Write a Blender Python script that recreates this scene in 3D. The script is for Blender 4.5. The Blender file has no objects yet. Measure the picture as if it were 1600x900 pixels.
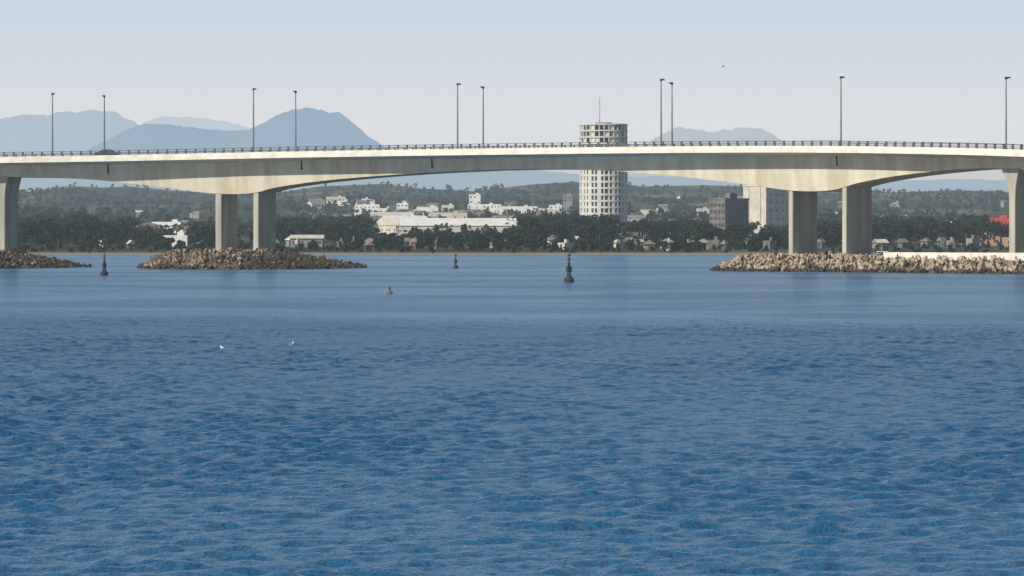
import bpy, bmesh, math, random
import numpy as np
from mathutils import Vector, noise as mnoise
random.seed(7); rng=np.random.default_rng(7)
scene=bpy.context.scene
F=6020.0; H=5.2; HOR=375.0      # survey constants: focal (px of 1600), eye height above water, horizon row
# ---------------------------------------------------------------- helpers
def XZ(px,py,D): return ((px-800)/F*D, H+(HOR-py)/F*D)
def interp(pts,x):
    if x<=pts[0][0]: return pts[0][1]
    for (a,b),(c,d) in zip(pts,pts[1:]):
        if x<=c:
            return b+(d-b)*(x-a)/(c-a)
    return pts[-1][1]
def smooth_interp(pts,x):
    n=len(pts)
    if x<=pts[0][0]: return pts[0][1]
    if x>=pts[-1][0]: return pts[-1][1]
    for i in range(n-1):
        if x<=pts[i+1][0]: break
    def sl(k):
        if k==0: return (pts[1][1]-pts[0][1])/(pts[1][0]-pts[0][0])
        if k==n-1: return (pts[-1][1]-pts[-2][1])/(pts[-1][0]-pts[-2][0])
        return (pts[k+1][1]-pts[k-1][1])/(pts[k+1][0]-pts[k-1][0])
    x0,y0=pts[i]; x1,y1=pts[i+1]; h=x1-x0; t=(x-x0)/h
    return (2*t**3-3*t*t+1)*y0+(t**3-2*t*t+t)*h*sl(i)+(-2*t**3+3*t*t)*y1+(t**3-t*t)*h*sl(i+1)

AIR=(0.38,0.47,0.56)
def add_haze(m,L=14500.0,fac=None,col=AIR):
    # haze put into the material as emission
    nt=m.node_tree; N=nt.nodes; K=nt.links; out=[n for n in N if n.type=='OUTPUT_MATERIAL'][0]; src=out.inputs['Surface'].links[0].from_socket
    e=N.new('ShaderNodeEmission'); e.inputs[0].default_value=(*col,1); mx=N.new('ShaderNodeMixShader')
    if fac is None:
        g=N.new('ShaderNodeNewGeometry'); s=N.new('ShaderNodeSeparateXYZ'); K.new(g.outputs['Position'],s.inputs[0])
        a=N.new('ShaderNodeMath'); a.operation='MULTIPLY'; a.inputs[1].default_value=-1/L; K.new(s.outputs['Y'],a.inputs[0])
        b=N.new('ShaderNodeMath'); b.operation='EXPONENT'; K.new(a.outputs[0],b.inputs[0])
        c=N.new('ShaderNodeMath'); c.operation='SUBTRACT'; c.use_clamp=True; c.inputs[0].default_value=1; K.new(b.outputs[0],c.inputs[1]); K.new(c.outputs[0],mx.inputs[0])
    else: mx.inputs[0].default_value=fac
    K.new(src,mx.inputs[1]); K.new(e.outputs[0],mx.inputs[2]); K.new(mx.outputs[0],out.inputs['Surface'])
def newmat(name,rough=0.8,spec=0.3):
    m=bpy.data.materials.new(name); m.use_nodes=True
    nt=m.node_tree; b=nt.nodes['Principled BSDF']
    b.inputs['Roughness'].default_value=rough
    b.inputs['Specular IOR Level'].default_value=spec
    return m,nt,b
def noise_mat(name,c1,c2,scale=1.0,rough=0.8,detail=6,stretch=(1,1,1),lo=0.35,hi=0.65,bump=0.0,spec=0.3,metal=0.0,haze=True):
    m,nt,b=newmat(name,rough,spec)
    tc=nt.nodes.new('ShaderNodeNewGeometry')
    mp=nt.nodes.new('ShaderNodeMapping'); mp.inputs['Scale'].default_value=stretch
    n=nt.nodes.new('ShaderNodeTexNoise'); n.inputs['Scale'].default_value=scale; n.inputs['Detail'].default_value=detail
    r=nt.nodes.new('ShaderNodeValToRGB')
    r.color_ramp.elements[0].position=lo; r.color_ramp.elements[0].color=(*c1,1)
    r.color_ramp.elements[1].position=hi; r.color_ramp.elements[1].color=(*c2,1)
    nt.links.new(tc.outputs['Position'],mp.inputs['Vector']); nt.links.new(mp.outputs[0],n.inputs['Vector'])
    nt.links.new(n.outputs['Fac'],r.inputs[0]); nt.links.new(r.outputs[0],b.inputs['Base Color'])
    b.inputs['Metallic'].default_value=metal
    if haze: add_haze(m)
    return m

class MB:
    def __init__(s): s.v=[]; s.f=[]; s.m=[]
    def quad(s,pts,mi=0):
        i=len(s.v); s.v+= [tuple(p) for p in pts]; s.f.append(tuple(range(i,i+len(pts)))); s.m.append(mi)
    def box(s,c,size,mi=0,ang=0.0,taper=1.0):
        cx,cy,cz=c; sx,sy,sz=[q/2 for q in size]; ca,sa=math.cos(ang),math.sin(ang); i=len(s.v)
        for dz,t in((-sz,1),(sz,taper)):
            for dx,dy in((-sx,-sy),(sx,-sy),(sx,sy),(-sx,sy)):
                dx*=t;dy*=t
                s.v.append((cx+dx*ca-dy*sa,cy+dx*sa+dy*ca,cz+dz))
        for q in((3,2,1,0),(4,5,6,7),(0,1,5,4),(1,2,6,5),(2,3,7,6),(3,0,4,7)):
            s.f.append(tuple(i+k for k in q)); s.m.append(mi)
    def cyl(s,p0,p1,r0,r1,n=8,mi=0,caps=True):
        p0=Vector(p0);p1=Vector(p1);d=(p1-p0).normalized()
        a=d.orthogonal().normalized(); b=d.cross(a); i=len(s.v)
        for p,r in((p0,r0),(p1,r1)):
            for k in range(n):
                t=2*math.pi*k/n; q=p+a*math.cos(t)*r+b*math.sin(t)*r; s.v.append(tuple(q))
        for k in range(n):
            s.f.append((i+k,i+(k+1)%n,i+n+(k+1)%n,i+n+k)); s.m.append(mi)
        if caps:
            s.f.append(tuple(i+k for k in reversed(range(n)))); s.m.append(mi)
            s.f.append(tuple(i+n+k for k in range(n))); s.m.append(mi)
    def ball(s,c,r,mi=0,nu=10,nv=6,ang=0):
        i=len(s.v); ca,sa=math.cos(ang),math.sin(ang)
        for a in range(nv+1):
            ph=math.pi*a/nv
            for b in range(nu):
                th=2*math.pi*b/nu
                x=r[0]*math.sin(ph)*math.cos(th);y=r[1]*math.sin(ph)*math.sin(th);z=r[2]*math.cos(ph)
                s.v.append((c[0]+x*ca-y*sa,c[1]+x*sa+y*ca,c[2]+z))
        for a in range(nv):
            for b in range(nu):
                s.f.append((i+a*nu+b,i+(a+1)*nu+b,i+(a+1)*nu+(b+1)%nu,i+a*nu+(b+1)%nu)); s.m.append(mi)
    def obj(s,name,mats,smooth=False,parent=None):
        me=bpy.data.meshes.new(name); me.from_pydata(s.v,[],s.f)
        for m in mats: me.materials.append(m)
        me.polygons.foreach_set('material_index',s.m)
        if smooth: me.polygons.foreach_set('use_smooth',[True]*len(s.f))
        me.update()
        o=bpy.data.objects.new(name,me); scene.collection.objects.link(o)
        if parent: o.parent=parent
        return o
def empty(name,loc=(0,0,0)):
    e=bpy.data.objects.new(name,None); e.location=loc; scene.collection.objects.link(e); return e
def np_obj(name,V,Fc,mats,mi=None,smooth=False):
    me=bpy.data.meshes.new(name)
    nf,k=Fc.shape
    me.vertices.add(len(V)); me.vertices.foreach_set('co',V.astype(np.float32).ravel())
    me.loops.add(nf*k); me.loops.foreach_set('vertex_index',Fc.astype(np.int32).ravel())
    me.polygons.add(nf); me.polygons.foreach_set('loop_start',np.arange(0,nf*k,k,dtype=np.int32))
    try: me.polygons.foreach_set('loop_total',np.full(nf,k,dtype=np.int32))
    except Exception: pass
    for m in mats: me.materials.append(m)
    if mi is not None: me.polygons.foreach_set('material_index',mi.astype(np.int32))
    if smooth: me.polygons.foreach_set('use_smooth',np.ones(nf,dtype=bool))
    me.update(calc_edges=True); me.validate()
    o=bpy.data.objects.new(name,me); scene.collection.objects.link(o); return o

# ---------------------------------------------------------------- world, sun, camera
scene.view_settings.view_transform='Standard'; scene.view_settings.look='None'; scene.view_settings.exposure=0
w=bpy.data.worlds.new("World"); scene.world=w; w.use_nodes=True
nt=w.node_tree; bg=nt.nodes['Background']; N=nt.nodes; K=nt.links
sky=N.new('ShaderNodeTexSky'); sky.sky_type='NISHITA'; sky.sun_disc=False
EL=math.radians(36); AZ=math.radians(48); SKY=0.06
sky.sun_elevation=EL; sky.sun_rotation=math.radians(228); sky.air_density=1.0; sky.dust_density=0.6; sky.ozone_density=2.0
tc=N.new('ShaderNodeTexCoord'); sp=N.new('ShaderNodeSeparateXYZ'); K.new(tc.outputs['Generated'],sp.inputs[0])
hz=N.new('ShaderNodeValToRGB'); e=hz.color_ramp.elements
def sc(c): return (c[0],c[1],c[2],1)
e[0].position=0.0; e[0].color=sc((0.73,0.71,0.71)); e[1].position=0.07; e[1].color=sc((0.56,0.67,0.76))
q=e.new(0.03); q.color=sc((0.71,0.73,0.76)); q=e.new(0.25); q.color=sc((0.28,0.42,0.62))
K.new(sp.outputs['Z'],hz.inputs[0])
hm=N.new('ShaderNodeVectorMath'); hm.operation='SCALE'; hm.inputs[3].default_value=1/SKY; K.new(hz.outputs[0],hm.inputs[0])
fr=N.new('ShaderNodeMapRange'); fr.interpolation_type='SMOOTHSTEP'; fr.inputs[1].default_value=0.08; fr.inputs[2].default_value=0.4; fr.inputs[3].default_value=1.0; fr.inputs[4].default_value=0.0; K.new(sp.outputs['Z'],fr.inputs[0])
mx=N.new('ShaderNodeMix'); mx.data_type='RGBA'; mx.clamp_result=False; K.new(fr.outputs[0],mx.inputs[0]); K.new(sky.outputs[0],mx.inputs[6]); K.new(hm.outputs[0],mx.inputs[7])
K.new(mx.outputs[2],bg.inputs[0]); bg.inputs[1].default_value=SKY
sd=Vector((-math.sin(AZ)*math.cos(EL),-math.cos(AZ)*math.cos(EL),math.sin(EL)))
L=bpy.data.lights.new('sun','SUN'); L.energy=5.0; L.angle=math.radians(0.5); L.color=(1,0.93,0.81)
lo=bpy.data.objects.new('sun',L); lo.rotation_euler=(-sd).to_track_quat('-Z','Y').to_euler(); lo.location=(-300,-300,400); scene.collection.objects.link(lo)
cd=bpy.data.cameras.new('camera'); cam=bpy.data.objects.new('camera',cd); scene.collection.objects.link(cam)
cam.location=(0,0,H); cam.rotation_euler=(math.pi/2,0,0)
cd.sensor_width=36; cd.lens=36*F/1600; cd.shift_y=-(450-HOR)/1600; cd.clip_start=1; cd.clip_end=90000
scene.camera=cam

# ---------------------------------------------------------------- materials
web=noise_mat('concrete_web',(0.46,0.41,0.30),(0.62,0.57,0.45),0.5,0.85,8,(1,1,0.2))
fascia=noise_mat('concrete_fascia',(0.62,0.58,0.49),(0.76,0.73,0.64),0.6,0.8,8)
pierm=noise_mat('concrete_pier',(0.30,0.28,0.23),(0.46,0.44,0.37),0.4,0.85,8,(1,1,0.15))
asphalt=noise_mat('asphalt',(0.045,0.045,0.047),(0.06,0.06,0.06),0.8,0.9)
steel=noise_mat('galvanised_steel',(0.12,0.13,0.14),(0.2,0.21,0.22),2,0.5)
railm=noise_mat('rail_steel',(0.06,0.065,0.07),(0.10,0.105,0.11),2,0.5)
darkm=noise_mat('dark_paint',(0.015,0.016,0.018),(0.03,0.03,0.032),3,0.5)
whitem=noise_mat('white_paint',(0.60,0.59,0.55),(0.78,0.76,0.72),0.3,0.7)
creamm=noise_mat('cream_render',(0.46,0.42,0.34),(0.60,0.55,0.46),0.3,0.8)
greyw=noise_mat('grey_render',(0.18,0.17,0.16),(0.28,0.26,0.24),0.3,0.8)
brownw=noise_mat('brown_render',(0.12,0.10,0.085),(0.19,0.16,0.14),0.3,0.8)
tile=noise_mat('clay_tile',(0.15,0.11,0.085),(0.24,0.18,0.14),0.8,0.85)
redw=noise_mat('red_render',(0.45,0.05,0.04),(0.55,0.08,0.06),0.4,0.8)
pinkw=noise_mat('pink_render',(0.42,0.22,0.16),(0.52,0.30,0.22),0.4,0.8)
glass=noise_mat('window_glass',(0.03,0.045,0.06),(0.07,0.09,0.11),0.2,0.25,spec=0.5)
barkm=noise_mat('bark',(0.05,0.04,0.03),(0.09,0.07,0.05),2,0.9)
rockm=noise_mat('rock',(0.09,0.068,0.045),(0.36,0.28,0.19),0.9,0.9,4,lo=0.32,hi=0.72)
rocks_=noise_mat('rock_sandy',(0.17,0.135,0.09),(0.48,0.39,0.28),0.9,0.9,4,lo=0.3,hi=0.7)
rockd=noise_mat('rock_darker',(0.03,0.026,0.02),(0.09,0.072,0.055),0.9,0.9,4,lo=0.3,hi=0.7)  # darker rock tone, its share set by position on each island
rockdark=noise_mat('rock_wet',(0.02,0.018,0.015),(0.05,0.042,0.035),0.8,0.6,4)
floatm=noise_mat('float_paint',(0.16,0.09,0.05),(0.24,0.14,0.09),1,0.7)
beakm=noise_mat('beak',(0.5,0.3,0.05),(0.6,0.35,0.08),1,0.6)
buoym=noise_mat('buoy_paint',(0.02,0.025,0.025),(0.04,0.045,0.045),2,0.5)
featherw=noise_mat('white_feather',(0.75,0.75,0.75),(0.85,0.85,0.85),8,0.8)
featherg=noise_mat('grey_feather',(0.2,0.21,0.23),(0.3,0.31,0.33),8,0.8)
leaf=noise_mat('pine_foliage',(0.008,0.015,0.008),(0.036,0.048,0.022),0.22,0.9,4,lo=0.3,hi=0.7,spec=0.1)
leaf2=noise_mat('hillside_foliage',(0.018,0.028,0.016),(0.05,0.062,0.034),0.05,0.9,4,spec=0.05)

# ---------------------------------------------------------------- water
def water():
    m=bpy.data.materials.new('sea_water'); m.use_nodes=True; nt=m.node_tree; N=nt.nodes; K=nt.links
    N.remove(N['Principled BSDF']); out=N['Material Output']
    g=N.new('ShaderNodeNewGeometry'); sp=N.new('ShaderNodeSeparateXYZ'); K.new(g.outputs['Position'],sp.inputs[0])
    def nz(scale,st,det=3,rough=0.55):
        mp=N.new('ShaderNodeMapping'); mp.inputs['Scale'].default_value=st; K.new(g.outputs['Position'],mp.inputs[0])
        n=N.new('ShaderNodeTexNoise'); n.inputs['Scale'].default_value=scale; n.inputs['Detail'].default_value=det; n.inputs['Roughness'].default_value=rough
        K.new(mp.outputs[0],n.inputs['Vector']); return n.outputs['Fac']
    def math_(op,a,b_,c=None):
        x=N.new('ShaderNodeMath'); x.operation=op
        for i,q in enumerate((a,b_,c)):
            if q is None: continue
            if isinstance(q,(int,float)): x.inputs[i].default_value=q
            else: K.new(q,x.inputs[i])
        return x.outputs[0]
    # calm water up-river of a ragged wind line; darker gust streaks inside it
    wob=math_('MULTIPLY_ADD',nz(0.03,(1,0.25,1),5),70,-35)
    yy=math_('ADD',sp.outputs['Y'],wob)
    yy=math_('ADD',yy,math_('MULTIPLY',sp.outputs['X'],0.74))
    mr=N.new('ShaderNodeMapRange'); mr.interpolation_type='SMOOTHSTEP'; mr.inputs[1].default_value=226; mr.inputs[2].default_value=268
    K.new(yy,mr.inputs[0]); calm=mr.outputs[0]
    streak=N.new('ShaderNodeMapRange'); streak.interpolation_type='SMOOTHSTEP'; streak.inputs[1].default_value=0.42; streak.inputs[2].default_value=0.60
    K.new(nz(0.02,(1,1.1,1),7,0.66),streak.inputs[0])
    calm2=math_('MULTIPLY',calm,math_('MULTIPLY_ADD',streak.outputs[0],-0.75,1.0))
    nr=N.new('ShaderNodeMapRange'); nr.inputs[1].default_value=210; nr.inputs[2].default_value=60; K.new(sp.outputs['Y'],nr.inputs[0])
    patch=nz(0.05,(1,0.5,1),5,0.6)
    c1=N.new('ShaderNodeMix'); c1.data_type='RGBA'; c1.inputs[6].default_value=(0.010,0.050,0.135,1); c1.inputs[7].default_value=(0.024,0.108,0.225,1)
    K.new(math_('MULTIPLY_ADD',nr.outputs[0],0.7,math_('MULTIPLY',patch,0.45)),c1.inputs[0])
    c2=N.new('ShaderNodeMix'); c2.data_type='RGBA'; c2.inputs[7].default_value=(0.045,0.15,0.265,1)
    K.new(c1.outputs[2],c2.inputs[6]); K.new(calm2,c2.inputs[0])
    h=math_('MULTIPLY',nz(2.2,(1,0.5,1),3,0.6),0.18)
    h=math_('ADD',h,math_('MULTIPLY',nz(6.5,(1,0.7,1),3,0.65),0.07))
    h=math_('ADD',h,math_('MULTIPLY',nz(0.6,(1,0.5,1),2,0.6),0.22))
    st=math_('MULTIPLY_ADD',calm2,-0.3,1.0)
    bp=N.new('ShaderNodeBump'); bp.inputs['Distance'].default_value=1.0; K.new(st,bp.inputs['Strength']); K.new(h,bp.inputs['Height'])
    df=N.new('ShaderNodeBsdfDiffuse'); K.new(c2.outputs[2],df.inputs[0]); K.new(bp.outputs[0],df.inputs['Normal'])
    gl=N.new('ShaderNodeBsdfGlossy'); gl.inputs['Roughness'].default_value=0.16; gl.inputs[0].default_value=(0.90,0.96,1,1); K.new(bp.outputs[0],gl.inputs['Normal'])
    fn=N.new('ShaderNodeFresnel'); fn.inputs[0].default_value=1.333; K.new(bp.outputs[0],fn.inputs['Normal'])
    fac=math_('MULTIPLY',fn.outputs[0],0.68)
    ms=N.new('ShaderNodeMixShader'); K.new(fac,ms.inputs[0]); K.new(df.outputs[0],ms.inputs[1]); K.new(gl.outputs[0],ms.inputs[2])
    K.new(ms.outputs[0],out.inputs[0])
    return m
watm=water()
YS,YE=48.0,420.0
# wind-chop: sum of short directional wavelets on a fan of quads, flattening out towards the far and side edges
rows=[YS]
while rows[-1]<YE: rows.append(rows[-1]+max(0.11,min(0.9,(rows[-1]*0.0019 if rows[-1]<260 else rows[-1]*.0035))))
rows=np.array(rows); rows[-1]=YE; ncol=1250
U=np.linspace(-0.18,0.18,ncol); X=U[None,:]*(rows[:,None]+15); Y=rows[:,None]*np.ones((1,ncol))
Z=np.zeros_like(X); wr=np.random.default_rng(3)
dxg=0.36/ncol*rows[:,None]; dyg=np.maximum(0.11,rows*0.0019)[:,None]
for k in range(110):
    lam=0.30*(1.5/0.30)**(wr.random()**.9); th=wr.normal(0,0.7)+0.3; kk=2*math.pi/lam
    kx,ky=math.sin(th)*kk,-math.cos(th)*kk
    amp=0.024/kk; lim=np.maximum(dxg,dyg*abs(math.cos(th))); fade=np.clip((lam/lim-2)/2,0,1)
    Z+=amp*fade*np.sin(kx*X+ky*Y+wr.random()*6.28)
env=0.95+0.25*np.sin(X*0.11+Y*0.05+1)*np.sin(Y*0.037-X*0.03)+0.15*np.sin(X*0.31-Y*0.09)
Z=Z*env; Z=Z+3.0*Z*np.abs(Z)
edge=np.clip((0.18-np.abs(U))/0.02,0,1)[None,:]*np.clip((YE-20-Y-0.7*X)/160,0,1)*np.clip((YE-rows)/20,0,1)[:,None]*np.clip((rows-YS)/4,0,1)[:,None]
Z*=edge
V=np.stack([X,Y,Z],2).reshape(-1,3); ii=(np.arange(len(rows)-1)[:,None]*ncol+np.arange(ncol-1)[None,:]).ravel()
wo=np_obj('water',V,np.stack([ii,ii+1,ii+ncol+1,ii+ncol],1),[watm],smooth=True)
xe=0.18*(YS+15); xf=0.18*(YE+15); mb=MB()
mb.quad([(-20000,YE,0),(20000,YE,0),(20000,9000,0),(-20000,9000,0)])
mb.quad([(-20000,YS,0),(-xe,YS,0),(-xf,YE,0),(-20000,YE,0)]); mb.quad([(xe,YS,0),(20000,YS,0),(20000,YE,0),(xf,YE,0)])
mb.quad([(-20000,-400,0),(20000,-400,0),(20000,YS,0),(-20000,YS,0)])
mb.obj('open_water',[watm])

# ---------------------------------------------------------------- terrain
ptab=[(1370,398.2),(1400,395),(1500,389),(1700,381),(2200,366),(3000,346),(4000,326),(5500,300)]
crest=[(-2500,300),(20,306),(100,296),(200,291),(300,300),(430,302),(500,291),(600,287),(660,295),(740,299),(830,288),(900,284),(1000,291),(1100,289),(1160,291),(1300,296),(1380,301),(1500,297),(1600,301),(4000,300)]
crestX=[((p-800)/F*5500,q) for p,q in crest]
def terr(x,y):
    y0=y+18*mnoise.noise(Vector((x*0.006,1.3,0)))
    if y0<=1370: return -2.0
    D=min(y0,5500); py=interp(ptab,D)
    k=max(0,(D-1700)/3800); py+=interp(crestX,x)*k-300*k
    z=H+(HOR-py)/F*D
    if y>1800:
        a=min(1,(y-1800)/1500)
        z+=a*(9*mnoise.noise(Vector((x*0.004,y*0.002,0)))+4*mnoise.noise(Vector((x*0.012,y*0.007,3))))*(0 if y>5450 else 1)
    if y>5500: z=z*max(0.0,1-((y-5500)/1500)**1.5)
    return max(z,-2)
ys=list(np.linspace(1345,1500,24))+list(np.linspace(1520,5500,120))+list(np.linspace(5600,7000,12))
xs=list(np.linspace(-3500,-900,40))+list(np.linspace(-880,880,240))+list(np.linspace(900,3500,40))
V=np.array([(x,y,terr(x,y)) for y in ys for x in xs]); nx=len(xs)
ii=np.arange(len(ys)-1)[:,None]*nx+np.arange(nx-1)[None,:]; ii=ii.ravel()
Fc=np.stack([ii,ii+1,ii+nx+1,ii+nx],1)
def land_mat():
    m,nt,b=newmat('scrubland',0.95,0.1); N=nt.nodes;K=nt.links
    g=N.new('ShaderNodeNewGeometry'); sp=N.new('ShaderNodeSeparateXYZ'); K.new(g.outputs['Position'],sp.inputs[0])
    def ramp(fac,els):
        r=N.new('ShaderNodeValToRGB'); e=r.color_ramp.elements
        e[0].position,e[0].color=els[0][0],(*els[0][1],1); e[1].position,e[1].color=els[1][0],(*els[1][1],1)
        for p,c in els[2:]:
            q=e.new(p); q.color=(*c,1)
        K.new(fac,r.inputs[0]); return r.outputs[0]
    n=N.new('ShaderNodeTexNoise'); n.inputs['Scale'].default_value=0.010; n.inputs['Detail'].default_value=8; n.inputs['Roughness'].default_value=0.68
    mp=N.new('ShaderNodeMapping'); mp.inputs['Scale'].default_value=(1,0.3,1); K.new(g.outputs['Position'],mp.inputs[0]); K.new(mp.outputs[0],n.inputs['Vector'])
    col=ramp(n.outputs['Fac'],[(0.35,(0.018,0.027,0.015)),(0.72,(0.27,0.22,0.15)),(0.50,(0.038,0.048,0.026)),(0.59,(0.10,0.095,0.055))])
    m2=N.new('ShaderNodeMix'); m2.data_type='RGBA'; m2.inputs[7].default_value=(0.26,0.21,0.15,1); K.new(col,m2.inputs[6])
    mr2=N.new('ShaderNodeMapRange'); mr2.inputs[1].default_value=0.8; mr2.inputs[2].default_value=0.4; K.new(sp.outputs['Z'],mr2.inputs[0]); K.new(mr2.outputs[0],m2.inputs[0])
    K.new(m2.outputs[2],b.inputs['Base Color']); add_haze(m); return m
np_obj('hillside_terrain',V,Fc,[land_mat()],smooth=True)
mb=MB(); mb.quad([(-30000,6900,0.5),(30000,6900,0.5),(30000,60000,0.5),(-30000,60000,0.5)])
mb.obj('ground',[noise_mat('plain_ground',(0.12,0.15,0.15),(0.18,0.2,0.19),0.001,0.95)])
def ground_at(px,py):
    D=1376.0
    while D<5400:
        x=(px-800)/F*D; z=terr(x,D)
        if HOR-(z-H)/D*F<=py and z>0.3: return x,D,z
        D+=4
    x=(px-800)/F*D; return x,D,terr(x,D)

def ridge(name,pts,D,depth,air,fac,seed,amp=0.04,n=320):
    P=[((p-800)/F*D,H+(HOR-q)/F*D) for p,q in pts]
    x0,x1=P[0][0],P[-1][0]; rows=np.linspace(-1,1,41); V=[]; xs=np.linspace(x0,x1,n)
    for r in rows:
        for x in xs:
            zc=max(smooth_interp(P,x),1)
            e=mnoise.fractal(Vector((x/D*60,seed,r*3)),1.0,2.0,5)
            y=D+r*depth
            prof=(1-abs(r))**1.5
            z=zc*prof*(1+0.30*e*min(1,abs(r)*2))+zc*amp*0.45*mnoise.fractal(Vector((x/D*260,seed+9,r*6)),0.7,2,6)
            V.append((x,y,max(z,-5)))
    V=np.array(V); ii=(np.arange(40)[:,None]*n+np.arange(n-1)[None,:]).ravel()
    Fc=np.stack([ii,ii+1,ii+n+1,ii+n],1)
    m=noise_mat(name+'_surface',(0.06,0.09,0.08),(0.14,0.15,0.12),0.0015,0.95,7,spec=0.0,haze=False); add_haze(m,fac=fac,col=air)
    return np_obj(name,V,Fc,[m],smooth=True)
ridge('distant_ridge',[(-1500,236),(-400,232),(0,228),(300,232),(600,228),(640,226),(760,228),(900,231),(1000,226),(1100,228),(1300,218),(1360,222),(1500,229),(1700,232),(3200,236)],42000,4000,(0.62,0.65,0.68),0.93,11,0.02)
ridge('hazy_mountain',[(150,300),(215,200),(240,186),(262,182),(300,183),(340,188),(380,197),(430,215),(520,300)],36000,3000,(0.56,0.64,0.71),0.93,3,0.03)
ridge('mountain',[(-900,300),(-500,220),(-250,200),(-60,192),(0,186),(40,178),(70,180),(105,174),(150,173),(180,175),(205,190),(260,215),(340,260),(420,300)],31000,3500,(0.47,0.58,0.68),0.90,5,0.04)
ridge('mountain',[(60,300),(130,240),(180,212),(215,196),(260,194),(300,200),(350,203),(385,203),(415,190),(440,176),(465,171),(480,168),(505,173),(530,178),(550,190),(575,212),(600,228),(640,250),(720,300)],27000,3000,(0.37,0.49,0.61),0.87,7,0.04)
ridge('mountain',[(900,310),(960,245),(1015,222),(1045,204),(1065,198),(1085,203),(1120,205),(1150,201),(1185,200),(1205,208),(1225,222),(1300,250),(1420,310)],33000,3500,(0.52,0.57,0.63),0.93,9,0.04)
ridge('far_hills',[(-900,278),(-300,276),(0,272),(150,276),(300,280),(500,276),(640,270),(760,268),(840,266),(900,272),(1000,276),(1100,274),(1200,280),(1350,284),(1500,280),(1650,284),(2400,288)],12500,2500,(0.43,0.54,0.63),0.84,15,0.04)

# ---------------------------------------------------------------- bridge
Dp=[(-300,742),(0,737),(375,727),(800,703),(1300,668),(1600,641),(1900,606)]
topP=[(-300,258),(-60,249.5),(0,248.5),(165,246),(465,240),(800,235),(1100,232),(1314,232),(1500,235),(1600,238),(1900,250)]
botP=[(-300,288),(-60,277),(60,277),(120,279),(170,283),(250,292),(330,302),(392,302),(430,293),(500,283),(600,274),(700,268),(800,264.5),(890,264.5),(1000,270),(1100,280),(1180,290),(1240,298),(1300,297),(1340,286),(1400,275),(1480,266),(1540,263),(1600,266),(1700,280),(1900,300)]
def P(t):
    D=smooth_interp(Dp,t); x,z=XZ(t,smooth_interp(topP,t),D); return Vector((x,D,z))
def frame(t):
    p=P(t); T=(P(t+2)-P(t-2)); T.z=0; T.normalize(); Nn=Vector((-T.y,T.x,0)); 
    if Nn.y<0: Nn=-Nn
    return p,T,Nn
def topx(v): return 800+v.x/v.y*F
bridge=empty('road_bridge',(0,0,0))
WD=17.0; OV=3.6; BW=WD-2*OV
ts=np.arange(-280,1881,8.0)
def sweep(name,fn,mat,closed=True):
    rows=[fn(t) for t in ts]; k=len(rows[0]); m=MB(); m.v=[tuple(v) for r in rows for v in r]
    for i in range(len(rows)-1):
        for j in range(k if closed else k-1):
            a=i*k+j;b=i*k+(j+1)%k; m.f.append((a,b,b+k,a+k)); m.m.append(0)
    if closed:
        m.f.append(tuple(range(k))); m.m.append(0); o=(len(rows)-1)*k; m.f.append(tuple(o+j for j in reversed(range(k)))); m.m.append(0)
    o=m.obj(name,[mat],parent=bridge); return o
def zbot(t):
    p,T,N_=frame(t); q=p+N_*(OV+0.5); px=topx(q); return H+(HOR-smooth_interp(botP,px))/F*q.y
UP=Vector((0,0,1))
def slab(t):
    p,T,n=frame(t); return [p+UP*0,p-UP*0.75,p+n*0.5-UP*0.8,p+n*OV-UP*1.25,p+n*(WD-OV)-UP*1.25,p+n*(WD-0.5)-UP*0.8,p+n*WD-UP*0.75,p+n*WD]
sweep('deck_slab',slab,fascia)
def box_g(t):
    p,T,n=frame(t); zb=zbot(t); q=p.z-zb
    a=p+n*(OV+0.05)-UP*1.2; b=p+n*(OV+0.5); b.z=zb; c=p+n*(WD-OV-0.5); c.z=zb; d=p+n*(WD-OV-0.05)-UP*1.2
    return [a,b,c,d]
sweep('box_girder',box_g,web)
def road(t):
    p,T,n=frame(t); return [p+n*0.7+UP*0.004,p+n*0.7+UP*0.09,p+n*(WD-0.7)+UP*0.09,p+n*(WD-0.7)+UP*0.004]
sweep('roadway',road,asphalt)
for nm,o1 in(('edge_kerb_front',0.05),('edge_kerb_back',WD-0.35)):
    def kb(t,o1=o1):
        p,T,n=frame(t); return [p+n*o1+UP*0.003,p+n*o1+UP*0.42,p+n*(o1+0.3)+UP*0.42,p+n*(o1+0.3)+UP*0.003]
    sweep(nm,kb,fascia)
def railing(o1,name,step):
    m=MB()
    last=None; acc=0; pts=[]
    for t in np.arange(-280,1880,1.0):
        p,T,n=frame(t); q=p+n*o1
        if last is not None: acc+=(q-last).length
        last=q
        if acc>=step: acc-=step; pts.append((q,T))
    for q,T in pts:
        ang=math.atan2(T.y,T.x)
        m.box(q+UP*0.86,(0.34,0.24,0.92),0,ang)
    o=m.obj(name+'_posts',[railm],parent=bridge)
    for k,(zz,th) in enumerate(((1.2,0.10),(0.85,0.06),(0.62,0.06))):
        def rl(t):
            p,T,n=frame(t); q=p+n*(o1-0.16)+UP*zz; return [q,q+UP*th,q+n*0.06+UP*th,q+n*0.06]
        sweep(f'{name}_rail_{k}',rl,steel if k else railm)
railing(0.2,'railing_front',1.9); railing(WD-0.2,'railing_back',1.9)
m=MB()
for t in np.arange(-270,1870,12):
    for o1 in(5.2,11.8):
        p,T,n=frame(t); q=p+n*o1+UP*0.096; a=T*1.2; m.quad([q-a,q+a,q+a+n*0.12,q-a+n*0.12])
m.obj('lane_markings',[whitem],parent=bridge)
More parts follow.
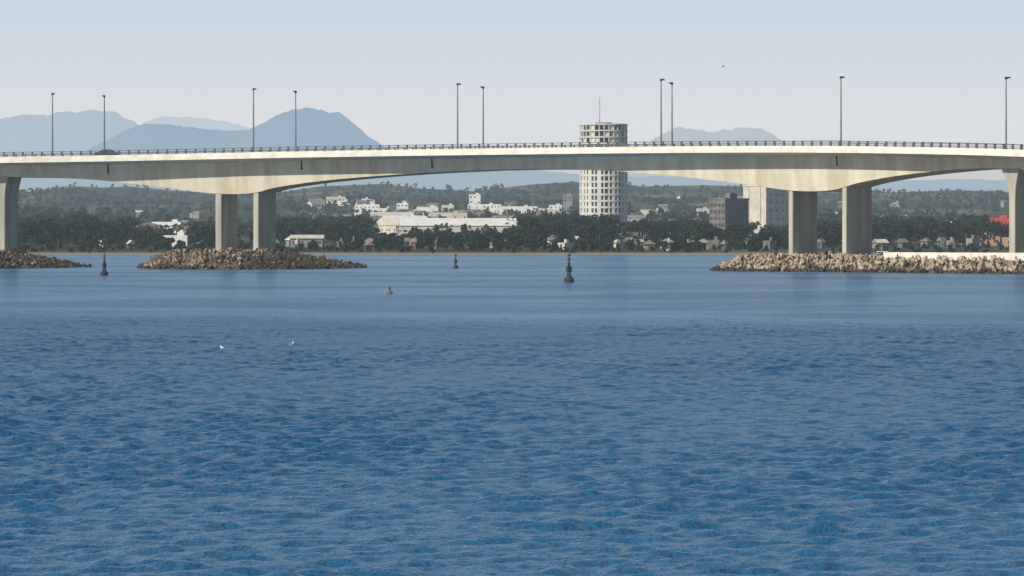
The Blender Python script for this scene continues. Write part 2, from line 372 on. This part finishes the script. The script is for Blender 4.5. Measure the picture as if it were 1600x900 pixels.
def pier(name,t,th,base,flare=0.0):
    p,T,n=frame(t); q0=p+n*(OV+0.6); wdt=BW-1.2; zt=zbot(t)+0.1; m=MB()
    rows=[]
    for k in range(25):
        u=k/24; z=base+(zt-base)*u; f=flare*max(0,(u-0.65)/0.35)**2.2
        a=q0-T*(th/2+f)-n*f*0.3; b=q0+T*(th/2+f)-n*f*0.3; c=q0+T*(th/2+f)+n*(wdt+f*.3); d=q0-T*(th/2+f)+n*(wdt+f*.3)
        for v in(a+T*0.12,b-T*0.12,b+n*0.12,c-n*0.12,c-T*0.12,d+T*0.12,d-n*0.12,a+n*0.12):
            rows.append((v.x,v.y,z))
    m.v=rows
    for i in range(24):
        for j in range(8):
            a=i*8+j;b=i*8+(j+1)%8; m.f.append((a,b,b+8,a+8)); m.m.append(0)
    m.f.append(tuple(24*8+j for j in range(8))); m.m.append(0)
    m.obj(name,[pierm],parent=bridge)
    c=q0+n*wdt/2
    m=MB(); m.box((c.x,c.y,base+0.35),(th+2.0,wdt+1.6,0.9),0,math.atan2(T.y,T.x)); m.obj(name+'_footing',[pierm],parent=bridge)
pier('pier_blade_1',329,1.25,2.6); pier('pier_blade_2',386,1.1,2.6)
pier('pier_blade_3',1216,0.9,2.0); pier('pier_blade_4',1299,0.9,2.0)
pier('pier_blade_5',-8,1.4,2.4,0.7); pier('pier_blade_6',1556,1.3,2.0,1.4)
for k,t in enumerate((160,458,660,1290)):
    p,T,n=frame(t); q=p+n*(OV-0.02); m=MB(); m.cyl((q.x,q.y,p.z-1.2),(q.x+n.x*.2,q.y+n.y*.2,p.z-3.0),0.14,0.14,8); m.obj(f'drain_pipe_{k}',[darkm],parent=bridge)

def lamp(t,o1,side,hh=12.2):
    p,T,n=frame(t); q=p+n*o1; m=MB(); z=q.z+0.09; a=math.atan2(T.y,T.x)
    m.box((q.x,q.y,z+0.2),(0.45,0.45,0.4),0,a)
    m.cyl((q.x,q.y,z),(q.x,q.y,z+hh),0.17,0.095,10)
    e=q+n*side*.55
    m.cyl((q.x,q.y,z+hh-0.1),(e.x,e.y,z+hh+0.1),0.06,0.05,6)
    c=q+n*side*.6
    m.box((c.x,c.y,z+hh+0.12),(0.42,0.8,0.24),1,a,0.8)
    m.box((q.x,q.y,z+hh+0.05),(0.42,0.35,0.4),1,a,0.7)
    m.obj('street_lamp',[steel,darkm])
def solve(px,o1):
    lo_,hi=-250,1850
    for _ in range(40):
        mid=(lo_+hi)/2; p,T,n=frame(mid)
        if topx(p+n*o1)<px: lo_=mid
        else: hi=mid
    return lo_
for px in(82,396,715,1033,1314,1572,1815): lamp(solve(px,0.9),0.9,1)
for px in(-150,163,462,755,1050): lamp(solve(px,WD-0.9),WD-0.9,-1)

def car(t,o1,mat):
    p,T,n=frame(t); c=p+n*o1; z=c.z+0.096; m=MB()
    prof=[(-2.1,.35),(-2.15,.75),(-1.9,.95),(-1.2,1.02),(-0.6,1.45),(0.9,1.48),(1.6,1.05),(2.1,.95),(2.15,.4)]
    def pt(u,v,s): q=c+T*u+n*s; return (q.x,q.y,z+v)
    for s in(-0.85,0.85): m.quad([pt(u,v,s) for u,v in (prof if s<0 else prof[::-1])],0)
    for (u,v),(u2,v2) in zip(prof,prof[1:]+prof[:1]):
        m.quad([pt(u,v,.85),pt(u,v,-.85),pt(u2,v2,-.85),pt(u2,v2,.85)],1 if (u,u2) in((-1.2,-.6),(0.9,1.6)) else 0)
    for s in(-0.86,0.86):
        m.quad([pt(-.95,1.05,s),pt(-.5,1.38,s),(pt(.1,1.4,s)),pt(.1,1.05,s)],1); m.quad([pt(.2,1.05,s),pt(.2,1.4,s),pt(.85,1.4,s),pt(1.35,1.08,s)],1)
        for u in(-1.3,1.35): m.cyl(pt(u,.33,s-0.1),pt(u,.33,s+0.1),.33,.33,14,2)
    m.obj('car',[mat,glass,darkm])
car(solve(166,2.6),2.6,darkm)

# ---------------------------------------------------------------- rock islands
ico=bmesh.new(); bmesh.ops.create_icosphere(ico,subdivisions=1,radius=1); IV=np.array([v.co[:] for v in ico.verts]); IF=np.array([[v.index for v in f.verts] for f in ico.faces]); ico.free()
def rocks(name,pts,smin,smax,dark,light):
    VV=[];FF=[];MI=[];o=0
    for x,y,z in pts:
        s=random.uniform(smin,smax)*(1+0.6*(random.random()**4))
        v=IV*(1+rng.uniform(-0.28,0.22,(len(IV),1)))*np.array([s*random.uniform(.8,1.4),s*random.uniform(.8,1.2),s*random.uniform(.55,.95)])
        q,_=np.linalg.qr(rng.normal(size=(3,3))); v=v@(q*0.5+np.eye(3)*0.7)
        VV.append(v+np.array([x,y,z])); FF.append(IF+o); o+=len(IV)
        MI.append(np.full(len(IF),1 if z<0.4 else (2 if random.random()<dark(x,y) else 0)))
    return np_obj(name,np.concatenate(VV),np.concatenate(FF),[light,rockdark,rockd],np.concatenate(MI))
gravel=noise_mat('island_gravel',(0.05,0.04,0.028),(0.14,0.11,0.08),0.7,0.95,6)
def island(name,hf,x0,x1,y0,y1,step,n,zmax,dark,light=rockm):
    xs=np.arange(x0,x1,step); ys=np.arange(y0,y1,step); V=[]
    for y in ys:
        for x in xs: V.append((x,y,hf(x,y)-0.35))
    nx=len(xs); ii=(np.arange(len(ys)-1)[:,None]*nx+np.arange(nx-1)[None,:]).ravel()
    o=np_obj(name,np.array(V),np.stack([ii,ii+1,ii+nx+1,ii+nx],1),[gravel],smooth=True)
    pts=[]; tries=0
    while len(pts)<n and tries<n*60:
        tries+=1; x=random.uniform(x0,x1);y=random.uniform(y0,y1);z=hf(x,y)
        if -0.25<z<zmax or (z>=zmax and random.random()<0.10): pts.append((x,y,z-0.1+random.uniform(-.12,.28)))
    rocks(name+'_rocks',pts,0.24,0.6,dark,light).parent=o
def mound(cx,cy,al,ar,b,kl,kr,kf,top):
    def hf(x,y):
        dx,dy=x-cx,y-cy; a=al if dx<0 else ar; ux,uy=dx/a,dy/b; r=math.hypot(ux,uy)
        if r<1e-6: return top
        wx=abs(ux)/r; k=(kl if dx<0 else kr)*wx+kf*(1-wx)
        z=top*min(1,(1-r)/k) if r<1 else -2*(r-1)*8
        return max(-1.5,z+0.5*mnoise.noise(Vector((x*.22,y*.22,cx))))
    return hf
island('rock_island',mound(-50.4,721,19.5,22.5,40,.34,.75,.2,3.0),-73,-26,678,765,1.0,3600,2.6,lambda x,y:.38 if x<-48 else .93)
island('rock_island',mound(-106,738,24,24.5,34,.4,.7,.22,3.3),-133,-80,701,774,1.0,2600,2.9,lambda x,y:.93)
poly=[(34.2,650),(56,619),(78.5,590),(150,505),(215,560),(52,738),(38,700)]
def sd_poly(x,y):
    d=1e9; ins=False; n=len(poly)
    for i in range(n):
        x1,y1=poly[i];x2,y2=poly[(i+1)%n]; ex,ey=x2-x1,y2-y1; t=max(0,min(1,((x-x1)*ex+(y-y1)*ey)/(ex*ex+ey*ey)))
        d=min(d,math.hypot(x-x1-ex*t,y-y1-ey*t))
        if (y1>y)!=(y2>y) and x<(x2-x1)*(y-y1)/(y2-y1)+x1: ins=not ins
    return d if ins else -d
def bw(x,y): 
    d=sd_poly(x,y); return max(-1.5,min(2.35,d*0.5))+0.16*mnoise.noise(Vector((x*.3,y*.3,2)))
island('rock_breakwater',bw,28,160,495,745,1.3,9500,2.2,lambda x,y:.16,rocks_)
a=Vector((56,619,0)); b=Vector((150,508,0)); d=(b-a).normalized(); nn=Vector((-d.y,d.x,0)); 
m=MB(); c0=a-d*2+nn*7.5; c1=b+nn*7.5
mid=(c0+c1)/2; ang=math.atan2(d.y,d.x); Ln=(c1-c0).length
m.box((mid.x,mid.y,2.5),(Ln,0.5,1.4),0,ang); mm=mid+nn*4.2; m.box((mm.x,mm.y,2.2),(Ln,7.8,0.8),0,ang)
m.obj('quay_wall',[fascia])

# ---------------------------------------------------------------- buoys, birds
def buoy(px,py,s,kind):
    D=F*H/(py-HOR); x=(px-800)/F*D; m=MB()
    m.cyl((x,D,-.3),(x,D,.4*s),.62*s,.62*s,16); m.cyl((x,D,.4*s),(x,D,.7*s),.62*s,.34*s,16)
    for k in range(4):
        t=math.pi/4+k*math.pi/2; m.cyl((x+.32*s*math.cos(t),D+.32*s*math.sin(t),.6*s),(x+.14*s*math.cos(t),D+.14*s*math.sin(t),2.3*s),.05*s,.04*s,6)
    m.cyl((x,D,.7*s),(x,D,1.1*s),.26*s,.2*s,10); m.box((x,D,1.55*s),(.5*s,.5*s,.7*s),0,.6)
    m.cyl((x,D,1.1*s),(x,D,2.3*s),.08*s,.08*s,8)
    m.cyl((x,D,2.25*s),(x,D,2.33*s),.27*s,.27*s,12); m.cyl((x,D,2.33*s),(x,D,2.8*s),.11*s,.09*s,8)
    if kind: m.cyl((x,D,2.72*s),(x,D,3.1*s),.27*s,.03*s,10); m.cyl((x,D,3.12*s),(x,D,3.5*s),.27*s,.03*s,10)
    else: m.cyl((x,D,2.75*s),(x,D,3.25*s),.22*s,.22*s,10)
    m.obj('channel_buoy',[buoym])
buoy(889,441,1.02,1); buoy(163,430,.93,1); buoy(712,419,.8,0)
D=F*H/(459-HOR); x=(608-800)/F*D; m=MB(); m.ball((x,D,.1),(.36,.26,.24),0,12,8); m.cyl((x+.05,D,.25),(x+.05,D,.5),.08,.06,10,1); m.ball((x+.05,D,.55),(.1,.1,.1),1); m.obj('mooring_float',[floatm,buoym])
def gull(px,py,ang,s=1.0):
    D=F*H/(py-HOR); x=(px-800)/F*D; m=MB(); c,sn=math.cos(ang),math.sin(ang)
    def q(u,v,z): return (x+(u*c-v*sn)*s,D+(u*sn+v*c)*s,z*s+.03)
    m.ball(q(0,0,.07),(.22*s,.1*s,.1*s),0,12,8,ang); m.ball(q(-.04,0,.12),(.19*s,.085*s,.06*s),1,12,6,ang)
    m.cyl(q(.15,0,.1),q(.2,0,.24),.05*s,.04*s,8); m.ball(q(.22,0,.26),(.06*s,.045*s,.045*s),0,10,6,ang)
    m.cyl(q(.27,0,.255),q(.34,0,.235),.016*s,.004*s,6,2); m.cyl(q(-.18,0,.1),q(-.34,0,.13),.05*s,.015*s,6,1)
    m.obj('seagull',[featherw,featherg,beakm],smooth=True)
gull(455,541,.9,.68); gull(347,545,2.5,.45)
DB=850; x,z=XZ(1130,104,DB); m=MB(); m.ball((x,DB,z),(.28,.09,.09),0,10,6); m.cyl((x+.22,DB,z),(x+.42,DB,z+.02),.06,.02,6)
for s in(-1,1):
    m.quad([(x+.15,DB+s*.05,z+.04),(x-.12,DB+s*.05,z+.04),(x-.1,DB+s*.4,z+.24),(x+.12,DB+s*.4,z+.26)]); m.quad([(x+.12,DB+s*.4,z+.26),(x-.1,DB+s*.4,z+.24),(x-.12,DB+s*.8,z+.12)])
m.quad([(x-.2,DB-.03,z),(x-.42,DB-.09,z+.01),(x-.42,DB+.09,z+.01),(x-.2,DB+.03,z)])
m.obj('flying_bird',[featherg])

# ---------------------------------------------------------------- buildings
def building(name,cx,cy,z0,w_,d_,h,ang,roof,wall,roofm,floors=1,rise=1.5,win=True,cols=None):
    m=MB(); ca,sa=math.cos(ang),math.sin(ang)
    def g(u,v,z): return (cx+u*ca-v*sa,cy+u*sa+v*ca,z)
    m.box((cx,cy,z0+h/2-1),(w_,d_,h+2),0,ang)
    top=z0+h
    if roof=='flat':
        for sx,sy,ww,dd in((0,-d_/2+.15,w_+.2,.3),(0,d_/2-.15,w_+.2,.3),(-w_/2+.15,0,.3,d_-.6),(w_/2-.15,0,.3,d_-.6)):
            c=g(sx,sy,top+.3); m.box(c,(ww,dd,.6),0,ang)
        m.box(g(0,0,top+.05),(w_-.7,d_-.7,.1),1,ang)
        m.box(g(w_*.2,d_*.1,top+1.0),(min(3,w_*.3),min(3,d_*.3),1.9),0,ang)
    elif roof=='gable':
        e=.5; A=[g(-w_/2-e,-d_/2-e,top),g(w_/2+e,-d_/2-e,top),g(w_/2+e,d_/2+e,top),g(-w_/2-e,d_/2+e,top)]; R=[g(-w_/2-e,0,top+rise),g(w_/2+e,0,top+rise)]
        m.quad([A[0],A[1],R[1],R[0]],1); m.quad([A[2],A[3],R[0],R[1]],1); m.quad([A[1],A[2],R[1]],0); m.quad([A[3],A[0],R[0]],0); m.quad(A[::-1],0)
    else:
        e=.5; k=d_/2; A=[g(-w_/2-e,-d_/2-e,top),g(w_/2+e,-d_/2-e,top),g(w_/2+e,d_/2+e,top),g(-w_/2-e,d_/2+e,top)]; R=[g(-w_/2+k,0,top+rise),g(w_/2-k,0,top+rise)]
        m.quad([A[0],A[1],R[1],R[0]],1); m.quad([A[2],A[3],R[0],R[1]],1); m.quad([A[1],A[2],R[1]],1); m.quad([A[3],A[0],R[0]],1); m.quad(A[::-1],0)
    if win:
        fh=h/floors
        for side in range(4):
            L_=w_ if side%2==0 else d_; nc=cols if cols and side%2==0 else max(1,int(L_/3.2))
            for f in range(floors):
                for c in range(nc):
                    if random.random()<0.2: continue
                    u=-L_/2+(c+.5)*L_/nc; zz=z0+fh*(f+.55); off=(d_ if side%2==0 else w_)/2+.02
                    door=(f==0 and c==nc//2)
                    hh=2.1 if door else min(1.3,fh*.5); zz=z0+1.05 if door else zz; ww=1.1 if door else random.choice((1.0,1.4,2.0))
                    if side==0: cc=g(u,-off,zz); ss=(ww,.06,hh)
                    elif side==2: cc=g(u,off,zz); ss=(ww,.06,hh)
                    elif side==1: cc=g(off,u,zz); ss=(.06,ww,hh)
                    else: cc=g(-off,u,zz); ss=(.06,ww,hh)
                    m.box(cc,ss,2,ang)
    return m.obj(name,[wall,roofm,glass])
def place(name,px,py,wpx,h,roof,wall,roofm,d=None,ang=0,**k):
    x,D,z=ground_at(px,py); w_=wpx/F*D
    return building(name,x,D,z,w_,d or min(w_*.8,12),h,ang,roof,wall,roofm,**k)
palette=[(whitem,greyw),(greyw,greyw),(creamm,tile),(greyw,creamm),(creamm,greyw),(greyw,tile),(brownw,greyw),(brownw,tile)]
place('warehouse',715,371,180,6,'gable',creamm,whitem,d=34,ang=.06,rise=4,cols=14)
place('warehouse',632,368,70,6,'gable',creamm,whitem,d=30,ang=.5,rise=6,cols=5)
place('warehouse',560,376,60,5,'gable',greyw,brownw,d=16,rise=2)
place('warehouse',1010,383,70,4,'gable',creamm,greyw,d=14,rise=1.5)
place('warehouse',480,386,50,3.5,'gable',greyw,creamm,d=12,rise=1.5)
place('warehouse',610,352,60,6,'gable',greyw,creamm,d=20,rise=3)
place('warehouse',985,356,44,6,'gable',whitem,greyw,d=18,rise=2)
place('white_factory',574,336,38,9,'flat',whitem,creamm,floors=2)
place('white_factory',629,332,18,8,'flat',whitem,whitem,floors=2)
place('white_factory',757,334,52,8,'flat',whitem,greyw,floors=2)
place('white_factory',742,328,18,14,'flat',whitem,whitem,floors=3)
place('white_factory',668,337,34,7,'flat',whitem,greyw)
place('white_factory',700,347,60,6,'flat',creamm,greyw)
place('white_factory',810,334,60,6,'flat',whitem,greyw)
place('white_factory',850,342,40,6,'flat',creamm,greyw)
place('white_factory',525,318,30,6,'flat',creamm,greyw)
place('white_factory',495,324,26,7,'flat',greyw,greyw,floors=2)
place('white_factory',1020,340,40,6,'flat',creamm,greyw)
place('apartment_block',887,334,14,16,'flat',greyw,greyw,floors=5)
place('apartment_block',868,338,20,9,'flat',whitem,greyw,floors=3)
for px,py,wp,h in((232,370,36,6),(264,368,46,7),(285,374,22,5),(275,385,36,4)):
    place('white_house',px,py,wp,h,random.choice(['flat','hip','gable']),whitem,random.choice((tile,greyw)),floors=2 if h>4.5 else 1,ang=random.uniform(-.3,.3))
place('red_building',1562,374,30,10,'flat',redw,redw,floors=2)
place('pink_building',1535,384,50,3.6,'flat',pinkw,creamm)
place('pink_building',1590,386,44,3.4,'flat',pinkw,whitem)
def scatter(n,x0,x1,y0,y1,wr,hr):
    for _ in range(n):
        px=random.uniform(x0,x1);py=random.uniform(y0,y1); wl,rf=random.choice(palette)
        place('house',px,py,random.uniform(*wr),random.uniform(*hr),random.choice(['flat','gable','flat','gable','hip']),wl,rf,ang=random.uniform(-1.2,1.2),floors=random.choice([1,1,2]))
scatter(15,560,860,381,392,(6,18),(1.8,2.8))
scatter(26,860,1150,379,392,(6,20),(1.8,3.2))
scatter(8,1150,1240,380,391,(6,16),(2.0,3.2))
scatter(5,1275,1330,378,390,(8,16),(2.0,3.2))
scatter(10,1370,1530,378,390,(8,22),(2.0,3.4))
scatter(6,425,560,383,391,(6,16),(1.8,3.0))
scatter(4,100,330,384,391,(6,16),(1.8,2.8))
scatter(40,480,860,318,356,(8,24),(3,6))
scatter(16,985,1160,312,362,(5,18),(3,6))
scatter(12,1280,1590,322,362,(5,14),(3,6))
scatter(6,20,330,330,360,(5,11),(3,5))
def tower():
    D=2000; x=(943-800)/F*D; R=12.6; z0=terr(x,D)-1; top=65.0; m=MB(); nseg=30
    nf=18; fh=(top-z0)/nf
    m.cyl((x,D,z0),(x,D,top-4*fh),R-1.2,R-1.2,56,2); m.cyl((x,D,top-4*fh),(x,D,top-.5),R-2.6,R-2.6,40,3)
    for f in range(nf+1):
        z=z0+f*fh; hh=.5 if f<nf-3 else .34
        m.cyl((x,D,z-hh),(x,D,z+hh),R,R,56,0)
    for k in range(nseg):
        t=2*math.pi*(k+.5)/nseg; solid=(math.cos(t-math.radians(215))>.72)
        wd=2.1 if solid and k%2 else (1.3 if k%3==0 else .7)
        m.box((x+(R-.55)*math.cos(t),D+(R-.55)*math.sin(t),(z0+top-4*fh)/2),(.9,wd,top-4*fh-z0),0,t)
        m.box((x+(R-.5)*math.cos(t),D+(R-.5)*math.sin(t),top-2*fh),(.5,.5,4*fh),4 if k%2 else 0,t)
    for f in range(4):
        for k in range(nseg):
            if random.random()<.38:
                t=2*math.pi*k/nseg; m.box((x+(R-.9)*math.cos(t),D+(R-.9)*math.sin(t),top-(f+.5)*fh),(.2,2.2,fh-.8),random.choice((0,3,4)),t)
    m.cyl((x,D,top),(x,D,top+1.2),4.5,4.5,20,1)
    ax=(937-800)/F*D; m.cyl((ax,D,top+1),(ax,D,top+14.5),.22,.1,6,1)
    for k in range(3): m.cyl((ax-.8+.2*k,D,top+6+k*2.5),(ax+.8-.2*k,D,top+6+k*2.5),.06,.06,5,1)
    m.obj('round_apartment_tower',[noise_mat('tower_render',(0.48,0.47,0.43),(0.62,0.60,0.55),0.3,0.8),greyw,glass,brownw,creamm])
tower()
def corner_block(name,px,py,ptop,D,wl,wr,wall,ribs):
    x,zt=XZ(px,ptop,D); z0=terr(x,D)-1; h=zt-z0; a=math.pi/4+.06; 
    L1=wl/F*D/.707; L2=wr/F*D/.707
    u=Vector((math.cos(a),math.sin(a),0)); v=Vector((-math.sin(a),math.cos(a),0)); c=Vector((x,D,0))+u*L2/2+v*L1/2
    m=MB(); m.box((c.x,c.y,z0+h/2),(L2,L1,h),0,a)
    m.box((c.x,c.y,zt+.4),(L2+.6,L1+.6,.8),0,a); m.box((c.x+1,c.y,zt+2.0),(L2*.3,L1*.3,2.4),0,a)
    for side,Ls,dr,nrm in((0,L1,v,-u),(1,L2,u,-v)):
        n=int(Ls/2.3)
        for k in range(n):
            q=Vector((x,D,0))+dr*(k+.5)*Ls/n+nrm*.15
            if ribs:
                if side==0: 
                    if k in(1,n-2): m.cyl((q.x,q.y,z0),(q.x,q.y,zt-.3),.3,.3,10,0)
                elif k%2: 
                    for f in range(int(h/4)): m.box((q.x-nrm.x*.1,q.y-nrm.y*.1,z0+3+f*4),(1.2,.2,.9),1,a)
            else:
                for f in range(int(h/3.2)): m.box((q.x,q.y,z0+2+f*3.2),(1.3 if side else .35,.35 if side else 1.3,1.4),1,a)
    m.obj(name,[wall,glass])
corner_block('grain_silo_block',1197,291,291,1900,32,40,creamm,True)
corner_block('brown_apartment_block',1133,312,312,1850,22,42,brownw,False)

# ---------------------------------------------------------------- trees
def grove(name,trees,nleaf,lsz,mats,low=.22):
    CV=[];TV=[];TF=[];to=0
    for x,y,z,h in trees:
        nl=random.randint(6,10); cw=h*random.uniform(.38,.62); lobes=[]
        for k in range(nl):
            a=random.uniform(0,6.28); r=cw*random.uniform(.15,.85); lobes.append((x+r*math.cos(a),y+r*math.sin(a),z+h*random.uniform(low,.86),cw*random.uniform(.35,.62)))
        lobes.append((x,y,z+h*.82,cw*.45)); L_=np.array(lobes)
        idx=rng.integers(0,len(L_),nleaf); d=rng.normal(size=(nleaf,3)); d/=np.linalg.norm(d,axis=1)[:,None]; rr=rng.uniform(.5,1.05,(nleaf,1))
        c=L_[idx,:3]+d*rr*L_[idx,3:4]*np.array([1,1,.7])
        a=rng.normal(size=(nleaf,3)); a/=np.linalg.norm(a,axis=1)[:,None]; b=np.cross(a,rng.normal(size=(nleaf,3))); b/=np.linalg.norm(b,axis=1)[:,None]
        s=lsz*rng.uniform(.6,1.3,(nleaf,1))
        CV.append(np.stack([c-a*s-b*s*.6,c+a*s-b*s*.6,c+a*s*.7+b*s*.7,c-a*s*.7+b*s*.7],1).reshape(-1,3))
        def stick(p,q,r0,r1):
            nonlocal to
            v=[]
            for P_,r in((p,r0),(q,r1)):
                for k in range(4): v.append((P_[0]+r*math.cos(k*1.571),P_[1]+r*math.sin(k*1.571),P_[2]))
            TV.append(np.array(v)); TF.append(np.array([[k,(k+1)%4,4+(k+1)%4,4+k] for k in range(4)])+to); to+=8
        stick((x,y,z-.5),(x,y,z+h*.75),h*.025,h*.012)
        for lb in lobes[:3]: stick((x,y,z+h*.3),lb[:3],h*.013,h*.006)
    C=np.concatenate(CV); nq=len(C)//4; FQ=np.arange(nq*4).reshape(-1,4)
    T=np.concatenate(TV); TQ=np.concatenate(TF)+len(C)
    return np_obj(name,np.concatenate([C,T]),np.concatenate([FQ,TQ]),mats,np.concatenate([np.zeros(nq),np.ones(len(TQ))]))
def region(n,x0,x1,y0,y1,h0,h1):
    out=[]
    for _ in range(n):
        x,D,z=ground_at(random.uniform(x0,x1),random.uniform(y0,y1)); out.append((x,D,z,random.uniform(h0,h1)))
    return out
G=[region(80,10,215,362,388,7,12),region(18,60,130,358,368,9,13),region(75,415,578,360,384,7,12),region(46,655,815,380,391,4,6.5),region(80,815,962,366,388,8,14),region(50,975,1110,368,388,6,11),region(40,1105,1240,370,390,5,9),region(24,1272,1335,364,389,6,11),region(95,1358,1605,362,386,6,12),region(40,530,660,378,391,3,6),region(22,300,340,366,388,6,9),region(40,-200,10,364,386,8,12),region(40,1605,1850,364,386,8,12),region(22,215,335,378,391,3,5),region(60,840,1235,383,393,2.5,4.5),region(36,400,840,385,394,2,4.5)]
for g_ in G: grove('pine_grove',g_,440,.42,[leaf,barkm])
shr=region(420,-50,1650,384,396,1.0,2.6)
grove('shoreline_shrubs',shr,70,.32,[leaf,barkm])
far=[]
while len(far)<3600:
    y=1650+3800*random.random(); x=random.uniform(-1,1)*y*.17
    if mnoise.noise(Vector((x*.006,y*.0025,7)))>-.12+.25*random.random()-.1: far.append((x,y,terr(x,y),random.uniform(3.5,8)))
grove('hillside_trees',far,44,.95,[leaf2,barkm],.1)

# ---------------------------------------------------------------- boat
def boat(px,D,Ln,ang,cabin=True):
    x=(px-800)/F*D; m=MB(); ca,sa=math.cos(ang),math.sin(ang)
    def g(u,v,z): return (x+u*ca-v*sa,D+u*sa+v*ca,z)
    st=[(-.5,.30),(-.2,.34),(.15,.32),(.38,.18),(.5,.01)]; hw=Ln*.42
    rows=[]
    for u,bm in st: rows.append([g(u*Ln,-bm*hw,.9+.4*max(0,u)),g(u*Ln*.96,-bm*hw*.7,-.1),g(u*Ln*.96,bm*hw*.7,-.1),g(u*Ln,bm*hw,.9+.4*max(0,u))])
    for a,b in zip(rows,rows[1:]):
        for j in range(3): m.quad([a[j],b[j],b[j+1],a[j+1]],0)
        m.quad([a[3],b[3],b[0],a[0]],0)
    m.quad(rows[0],0)
    if cabin:
        m.box(g(-.02*Ln,0,1.4),(Ln*.36,hw*.42,1.0),0,ang,.85); m.box(g(-.02*Ln,0,1.5),(Ln*.345,hw*.43,.35),1,ang,.95)
    m.cyl(g(-.05*Ln,0,1.9),g(-.05*Ln,0,1.9+Ln*.25),.05,.03,6,0)
    m.obj('motor_boat',[whitem,glass])
boat(1380,1130,9.5,.2)
for px in(1382,1405,1438,490,545,300):
    x,D,z=ground_at(px,372); m=MB(); m.cyl((x,D,z-.5),(x,D,z+15),.16,.09,6); m.box((x+.5,D,z+15),(1.6,.35,.2)); m.obj('light_pole',[steel])
print('done')
